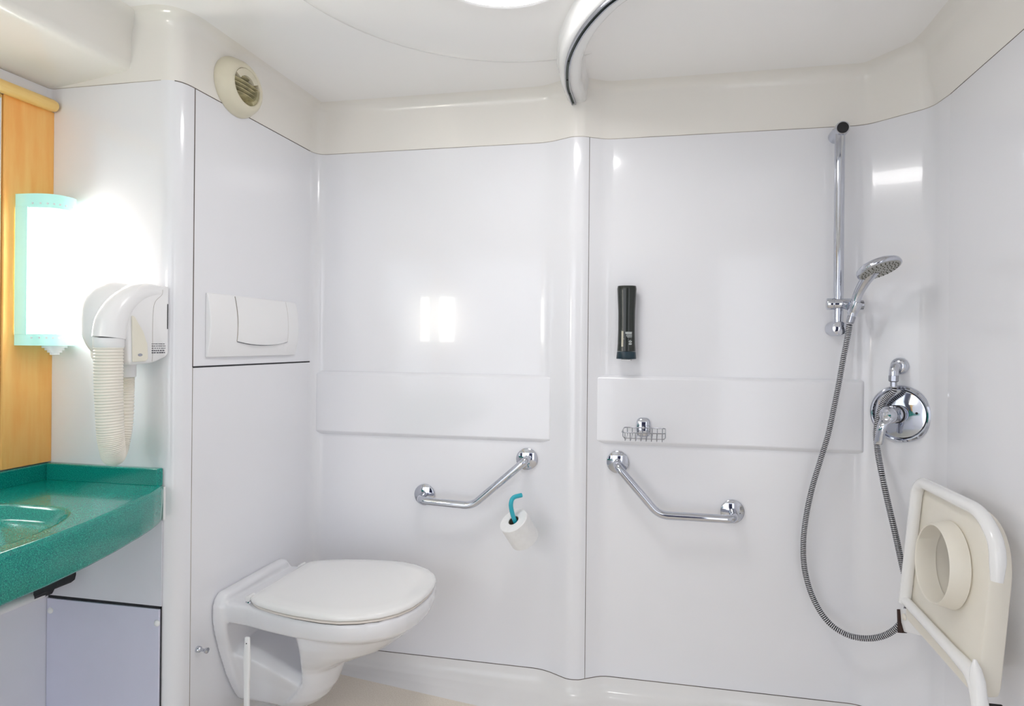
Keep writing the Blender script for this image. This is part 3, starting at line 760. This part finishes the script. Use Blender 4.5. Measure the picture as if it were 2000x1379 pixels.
for k in range(8):
    x = lerp(x0 + .010, x1 - .010, k / 7)
    g = Mesh(); g.tube(round_path([(x, yi, zr), (x + .0005, yi + .0, zr - .024), (x, yo + .004, zr - .027), (x, yo, zr)], .010, 6), .0013, 8); g.build('tine', 'chrome_d', t)
g = Mesh()
for x in (x0, x1):
    g.tube(round_path([(x, (yo + yi) / 2, zr), (x, (yo + yi) / 2, zr - .024), (lerp(x, (x0 + x1) / 2, .2), (yo + yi) / 2, zr - .0265)], .006, 5), .0013, 8)
g.tube([(x0 + .003, (yo + yi) / 2, zr - .0265), (x1 - .003, (yo + yi) / 2, zr - .0265)], .0013, 8)
g.build('side_wire', 'chrome_d', t)
g = Mesh(); g.tube([(cxp, YB - .022, czp - .004), (cxp, yi - .002, zr + .001)], .004, 12); g.build('arm', 'chrome', t)

# ------------------------------------------------------------------ shower slide rail
XRL, YRL = .508, 1.838
t = thing('shower_rail', 'upright chrome slide rail on the shower wall', 'shower rail', (XRL, YB, .05))
g = Mesh(); g.tube([(XRL, YRL, .045), (XRL, YRL, .655)], .0142, 28); g.build('rail', 'chrome', t)
Mesh().lathe([(.0205, .0005), (.0205, .078), (.0195, .081)], (XRL + .003, YB, .650), (0, -1, 0), 36, caps=True).build('top_mount', 'chrome', t)
Mesh().lathe([(.0165, 0), (.0165, .0012)], (XRL + .003, YB - .0805, .650), (0, -1, 0), 32).build('mount_plug', 'gap', t)
Mesh().lathe([(.0230, .0005), (.0230, .068), (.020, .076), (.010, .080), (.001, .081)], (XRL + .001, YB, .055), (0, -1, 0), 36).build('bottom_mount', 'chrome', t)
zs = .128
sl = Mesh().lathe([(.016, 0), (.0175, .002), (.0175, .018), (.0155, .020), (.0160, .022), (.0160, .082), (.013, .086)], (.4745, YRL - .002, zs), (1, -.10, 0), 32).build('slider', 'chrome', t)
hp_ = at(1668, 598, 1, 1.800)
sl2 = Mesh().lathe([(.012, 0), (.0135, .002), (.0165, .034), (.0170, .040), (.0150, .041)], hp_ + Vector((-.006, -.0, -.026)), Vector((.30, -.22, 1)), 32).build('shower_holder', 'chrome', t)
Mesh().tube([hp_ + Vector((-.01, .004, 0)), Vector((XRL + .012, YRL - .004, zs))], .013, 20).build('holder_arm', 'chrome', t)
Mesh().lathe([(.011, 0), (.014, .002), (.014, .012), (.010, .014)], hp_ + Vector((.016, .012, .004)), (1, -.1, .0), 24).build('holder_knob', 'chrome_d', t)

# ------------------------------------------------------------------ hand shower
nf = np.array([.19, .92, -.35]); nf /= np.linalg.norm(nf); nf = Vector(AX @ nf).normalized()
hc = at(1717, 525, 1, 1.715)
t = thing('hand_shower', 'round chrome hand shower with grey nozzle face', 'hand shower', hp_)
R = .0585
hd = Mesh().lathe([(.0001, -.019), (.030, -.018), (.050, -.014), (.0565, -.008), (.0585, -.002), (.0585, .003), (.0565, .005)], hc, nf, 56).build('head', 'chrome', t, ang=50)
Mesh().lathe([(.0540, .0048), (.0530, .0062), (.0001, .0070)], hc, nf, 56).build('spray_face', 'nozzle', t)
n_, u_, v_ = frame_of(nf); g = Mesh()
for ring, (rr2, cnt) in enumerate(((.012, 6), (.021, 12), (.030, 16), (.039, 22), (.047, 26))):
    for k in range(cnt):
        a = 2 * PI * k / cnt + ring * .2; g.lathe([(.0019, 0), (.0014, .0022)], hc + nf * .0062 + (u_ * math.cos(a) + v_ * math.sin(a)) * rr2, nf, 8)
o = g.build('nozzle', 'nozzle_d', t); o['kind'] = 'stuff'
ph = [hp_ + Vector((-.0075, -.004, -.030)), hp_ + Vector((0, -.006, .0)), at(1676, 575, 1, 1.785), at(1688, 552, 1, 1.765), at(1698, 537, 1, 1.748), hc - nf * .009 + (at(1698, 537, 1, 1.748) - hc) * .45]
pp = smooth_path(ph, 8)
Mesh().tube(pp, [interp(i / (len(pp) - 1), [0, .2, .45, .7, 1], [.0105, .012, .0135, .016, .020]) for i in range(len(pp))], 26).build('handle', 'chrome', t, ang=60)
Mesh().lathe([(.0085, 0), (.0105, .002), (.0115, .020), (.0095, .022)], ph[0] + Vector((-.004, .002, -.020)), ph[1] - ph[0], 20).build('hose_nut', 'chrome_d', t)

# ------------------------------------------------------------------ mixer and hose outlet on the slanted corner
CH = Vector((.678, 1.831, 0)); nC = Vector((-.6389, -.7693, 0)).normalized()
nC = Vector((1.785 - YB, -(.737 - .598), 0)).normalized(); tC = Vector((-nC.y, nC.x, 0))
def chp(px, py, off=0):
    d = Vector(AX @ np.array([px - CX, py - CY, F])); a = Vector((.598, YB, 0)) + nC * off
    return d * (a.dot(nC) / d.dot(nC))
mc = chp(1759, 808)
t = thing('shower_mixer', 'chrome lever shower mixer on a large round plate', 'shower mixer', mc)
Mesh().lathe([(.083, .0005), (.0835, .004), (.081, .010), (.0765, .0135), (.073, .013), (.069, .0095), (.066, .010), (.040, .0125), (.030, .0135)], mc, nC, 64).build('plate', 'chrome', t, ang=28)
mb = mc + nC * .012
hnc = chp(1729, 811, .075)
axh = (hnc - mb).normalized()
Mesh().lathe([(.0250, 0), (.0250, .012), (.0235, .014), (.0225, .034), (.0250, .036), (.0255, .050), (.0240, .058), (.018, .066), (.001, .069)], mb, axh, 40).build('cartridge', 'chrome', t, ang=40)
Mesh().lathe([(.0262, 0), (.0262, .004)], mb + axh * .012, axh, 40).build('collar_ring', 'gap', t)
l0 = mb + axh * .052; lp = [l0 + Vector((0, 0, .008)), l0 + Vector((-.006, -.008, -.010)), chp(1723, 832, .088), chp(1717, 860, .088), chp(1716, 868, .087)]
lpp = smooth_path(lp, 8); g = Mesh(); rings = []
for i, p in enumerate(lpp):
    u = i / (len(lpp) - 1); wd = interp(u, [0, .2, .5, .95, 1], [.022, .0215, .0145, .0125, .010]); dp = interp(u, [0, .3, 1], [.016, .009, .005])
    rings.append([p + tC * wd * math.copysign(abs(math.cos(a)) ** .7, math.cos(a)) * .9 + nC * dp * math.sin(a) for a in [2 * PI * k / 24 for k in range(24)]])
g.loft(rings, True, True); g.build('lever', 'chrome', t, ang=45)
for dx, dz in ((.046, .006), (-.052, -.03)):
    Mesh().lathe([(.0035, 0), (.0035, .0012)], mc + nC * .0118 + tC * dx + Vector((0, 0, dz)), nC, 16).build('screw', 'gap', t)
oc = chp(1758, 715)
t = thing('hose_outlet', 'chrome elbow hose outlet above the round mixer plate', 'hose outlet', oc)
Mesh().lathe([(.0245, .0005), (.025, .003), (.0235, .009), (.018, .014), (.0135, .016)], oc, nC, 40).build('flange', 'chrome', t, ang=50)
el = [oc + nC * .010, oc + nC * .036, oc + nC * .046 + Vector((0, 0, -.010)), oc + nC * .047 + Vector((0, 0, -.028))]
Mesh().tube(round_path(el, .02, 10), .0125, 24).build('elbow', 'chrome', t, ang=60)
oe = oc + nC * .047 + Vector((0, 0, -.026))
Mesh().lathe([(.0125, 0), (.0140, -.001), (.0140, -.016), (.0115, -.018), (.0095, -.019), (.0095, -.032)], oe, (0, 0, 1), 8).build('nut', 'chrome_d', t)

# ------------------------------------------------------------------ shower hose
h0 = ph[0] + Vector((-.005, .003, -.024))
hz = [h0]
for px, py, Y in ((1655, 660, 1.815), (1647, 700, 1.825), (1639, 745, 1.835), (1629, 795, 1.84), (1617, 850, 1.845), (1602, 900, 1.85), (1587, 950, 1.855), (1575, 1005, 1.86), (1569, 1060, 1.86), (1572, 1115, 1.86), (1588, 1168, 1.855), (1615, 1212, 1.845), (1650, 1238, 1.83), (1690, 1247, 1.805), (1728, 1241, 1.78), (1757, 1220, 1.76), (1772, 1185, 1.76), (1771, 1145, 1.77), (1760, 1095, 1.78), (1748, 1040, 1.782), (1735, 985, 1.782), (1723, 930, 1.785)):
    hz.append(at(px, py, 1, Y))
for px, py, o_ in ((1714, 880, .040), (1711, 845, .032), (1716, 812, .030), (1728, 782, .036)):
    hz.append(chp(px, py, o_))
hz.append(oe + Vector((0, 0, -.045))); hz.append(oe + Vector((0, 0, -.026)))
hs = smooth_path(hz, 6)
# resample evenly, rib every 5.2 mm
acc = [0]
for i in range(1, len(hs)): acc.append(acc[-1] + (hs[i] - hs[i - 1]).length)
tot = acc[-1]; pit = .0056; nrib = int(tot / pit); prof = ((0, .0062), (.18, .0084), (.5, .0090), (.72, .0084), (.86, .0062))
A = np.array([[p.x, p.y, p.z] for p in hs]); path = []; rad = []
for k in range(nrib):
    for u, r_ in prof:
        s_ = (k + u) * tot / nrib; path.append(Vector([float(np.interp(s_, acc, A[:, i])) for i in range(3)])); rad.append(r_)
hose_m = bpy.data.materials.new('ribbed_chrome_hose'); hose_m.use_nodes = True
nt = hose_m.node_tree; b = nt.nodes['Principled BSDF']; b.inputs['Metallic'].default_value = .85; b.inputs['Roughness'].default_value = .25; b.inputs['Base Color'].default_value = (.6, .61, .64, 1)
g = Mesh(); g.tube(path, rad, 12)
o = g.build('shower_hose', hose_m, org=hz[0], ang=80, fix=False)
# black plastic valleys between the metal rings
M['valley'] = mat('black_hose_core', (.012, .012, .015, 1), .5, noise=.2)
o.data.materials.append(M['valley'])
mi = []
for pidx in range(len(o.data.polygons)):
    ring = pidx // 12; mi.append(1 if (ring % 5) in (4, 0, 3) and ring < len(path) - 1 else 0)
o.data.polygons.foreach_set('material_index', mi)
tag(o, 'long ribbed chrome shower hose hanging in a loop', 'shower hose')

# ------------------------------------------------------------------ folded shower seat on the right wall
t = thing('shower_chair', 'cream folding shower seat with white tube frame on right wall', 'shower seat', (XR, 1.54, -.75))
def SX(z, off=0): return .673 - (-.39 - z) * .085 + off      # leaning front face
yn, yf, zt_, zb_ = 1.330, 1.700, -.365, -.735
corner = [Vector((0, yn, zb_)), Vector((0, yn, zt_)), Vector((0, yf, zt_)), Vector((0, yf, zb_))]
pl = round_path([lerp(corner[0], corner[3], .5), corner[0], corner[1], corner[2], corner[3], lerp(corner[0], corner[3], .5)], [.03, .13, .045, .02], 12)[:-1]
ctr = Vector((0, (yn + yf) / 2, (zt_ + zb_) / 2))
def pring(off, ins):
    out = []
    for p in pl:
        d = (p - ctr); q_ = p - Vector((0, math.copysign(min(ins, abs(d.y)), d.y), math.copysign(min(ins, abs(d.z)), d.z)))
        out.append((SX(q_.z, off), q_.y, q_.z))
    return out
hy, hz_, hr = 1.487, -.508, .092
def hole(off, r): return [(SX(hz_ + r * math.sin(a), off), hy + r * math.cos(a), hz_ + r * math.sin(a)) for a in [2 * PI * k / 64 for k in range(64)]]
g = Mesh()
ro = [pring(.046, .006), pring(.042, .001), pring(.030, 0), pring(.008, 0), pring(.002, .004), pring(0, .012)]
g.loft(ro, True, caps=False)
def ann(outer, inner, fl):
    nO, nI = len(outer), len(inner); oo = len(g.v); g.v += [Vector(p) for p in outer] + [Vector(p) for p in inner]
    c0 = Vector((0, hy, hz_)); ao = [math.atan2(p[2] - hz_, p[1] - hy) for p in outer]; ai = [2 * PI * k / nI for k in range(nI)]
    bm = None
    # match every outer vertex with the nearest-angle inner vertex
    m_ = [round((a % (2 * PI)) / (2 * PI) * nI) % nI for a in ao]
    for i in range(nO):
        j = (i + 1) % nO; a, b_ = m_[i], m_[j]; d = (b_ - a) % nI
        if d > nI // 2: seq = [(a - k) % nI for k in range((a - b_) % nI + 1)]
        else: seq = [(a + k) % nI for k in range(d + 1)]
        f = [oo + i, oo + j] + [oo + nO + k for k in seq[::-1]]
        f2 = []
        for k in f:
            if k not in f2: f2.append(k)
        if len(f2) > 2: g.f.append(f2)
ann(pring(0, .012), hole(0, hr), 1); ann(pring(.046, .006), hole(.046, .104), 0)
g.loft([hole(0, hr), hole(.006, hr), hole(.046, .104)], True, caps=False)
g.build('seat_panel', 'seat_cream', t, ang=35)
g = Mesh()
cyl = lambda off, r, dy=0: [(SX(hz_, 0) + off + (r * math.sin(a)) * .085, hy + dy + r * math.cos(a), hz_ + r * math.sin(a)) for a in [2 * PI * k / 64 for k in range(64)]]
g.loft([cyl(.006, .0915), cyl(-.002, .0955), cyl(-.004, .0990), cyl(-.007, .0975), cyl(-.040, .0895), cyl(-.042, .0880), cyl(-.040, .0860), cyl(-.007, .0885), cyl(.006, .0885)], True, caps=False, cyc=True)
g.build('hole_collar', 'seat_cream', t, ang=50)
rt = .0145
def on_face(px, py, off=-.013):
    # meet the leaning face plane
    d = Vector(AX @ np.array([px - CX, py - CY, F])); nn = Vector((1, 0, -.085)); a = Vector((SX(-.39, off), 0, -.39))
    return d * (a.dot(nn) / d.dot(nn))
fp = [on_face(1767, 1178), on_face(1778, 1075), on_face(1790, 955), on_face(1812, 935), on_face(1925, 1008), on_face(1947, 1045), on_face(1947, 1135)]
fp = [fp[0], fp[1], on_face(1793, 938), on_face(1918, 1000), on_face(1950, 1065), on_face(1947, 1136)]
P = round_path(fp, [.01, .05, .06, .05], 10)
Mesh().tube(P, [rt] * (len(P) - 1) + [rt * .75], 22).build('frame_tube', 'seat_white', t, ang=60)
P = round_path([on_face(1768, 1172), on_face(1906, 1322), on_face(1917, 1400)], [.035], 10)
P = [P[0], lerp(P[0], P[1], .5), lerp(P[0], P[1], .8)] + P[1:]
Mesh().tube(P, [rt * .85, rt * .85, rt * .9] + [rt * 1.08] * (len(P) - 3), 20).build('lower_bar', 'seat_white', t, ang=60)
Mesh().tube([on_face(1904, 1288), on_face(1906, 1305), on_face(1909, 1330), on_face(1914, 1375)], [.003, rt * .7, rt, rt], 20).build('leg', 'seat_white', t, ang=60)
# hinge_bracket at the far lower corner
bc = on_face(1780, 1212, .02)
g = Mesh(); Pb = [on_face(*p_, .015) for p_ in ((1755, 1190), (1780, 1188), (1812, 1236), (1805, 1243), (1765, 1234), (1756, 1220))]
g.loft([[p_ - Vector((.004, 0, 0)) for p_ in Pb], [p_ + Vector((.030, 0, 0)) for p_ in Pb]], True, True); br = g.build('hinge_bracket', 'seat_white', t, bevel=.002)
g = Mesh(); Pb = [on_face(*p_, .008) for p_ in ((1753.5, 1190), (1756, 1190), (1758, 1215), (1764, 1236), (1755, 1236))]
g.loft([[p_ - Vector((.0025, 0, 0)) for p_ in Pb], [p_ + Vector((.010, 0, 0)) for p_ in Pb]], True, True); g.build('hinge_slot', 'rust', br)
bp = on_face(1767, 1205, .010); Mesh().lathe([(.0085, 0), (.0085, .003), (.006, .006), (.001, .007)], bp, (-1, -.1, 0), 20).build('bolt', 'seat_cream', br)
g = Mesh(); g.box((.690, 1.60, -.720), (XR - .0005, 1.68, -.670)); g.build('wall_bracket', 'seat_white', t, bevel=.004)
g = Mesh(); c2 = on_face(1908, 1374, .02); g.box((c2.x, c2.y, c2.z - .05), (c2.x + .05, c2.y + .006, c2.z)); g.build('wall_bracket', 'gap', t)
for y in (1.48, 1.64):
    g = Mesh(); g.box((.700, y - .012, -.44), (XR - .0005, y + .012, -.42)); g.build('stop_block', 'seat_white', t, bevel=.003)
g = Mesh(); g.box((.700, 1.48, -.73), (XR - .0005, 1.52, -.68)); g.build('wall_bracket', 'seat_white', t, bevel=.004)
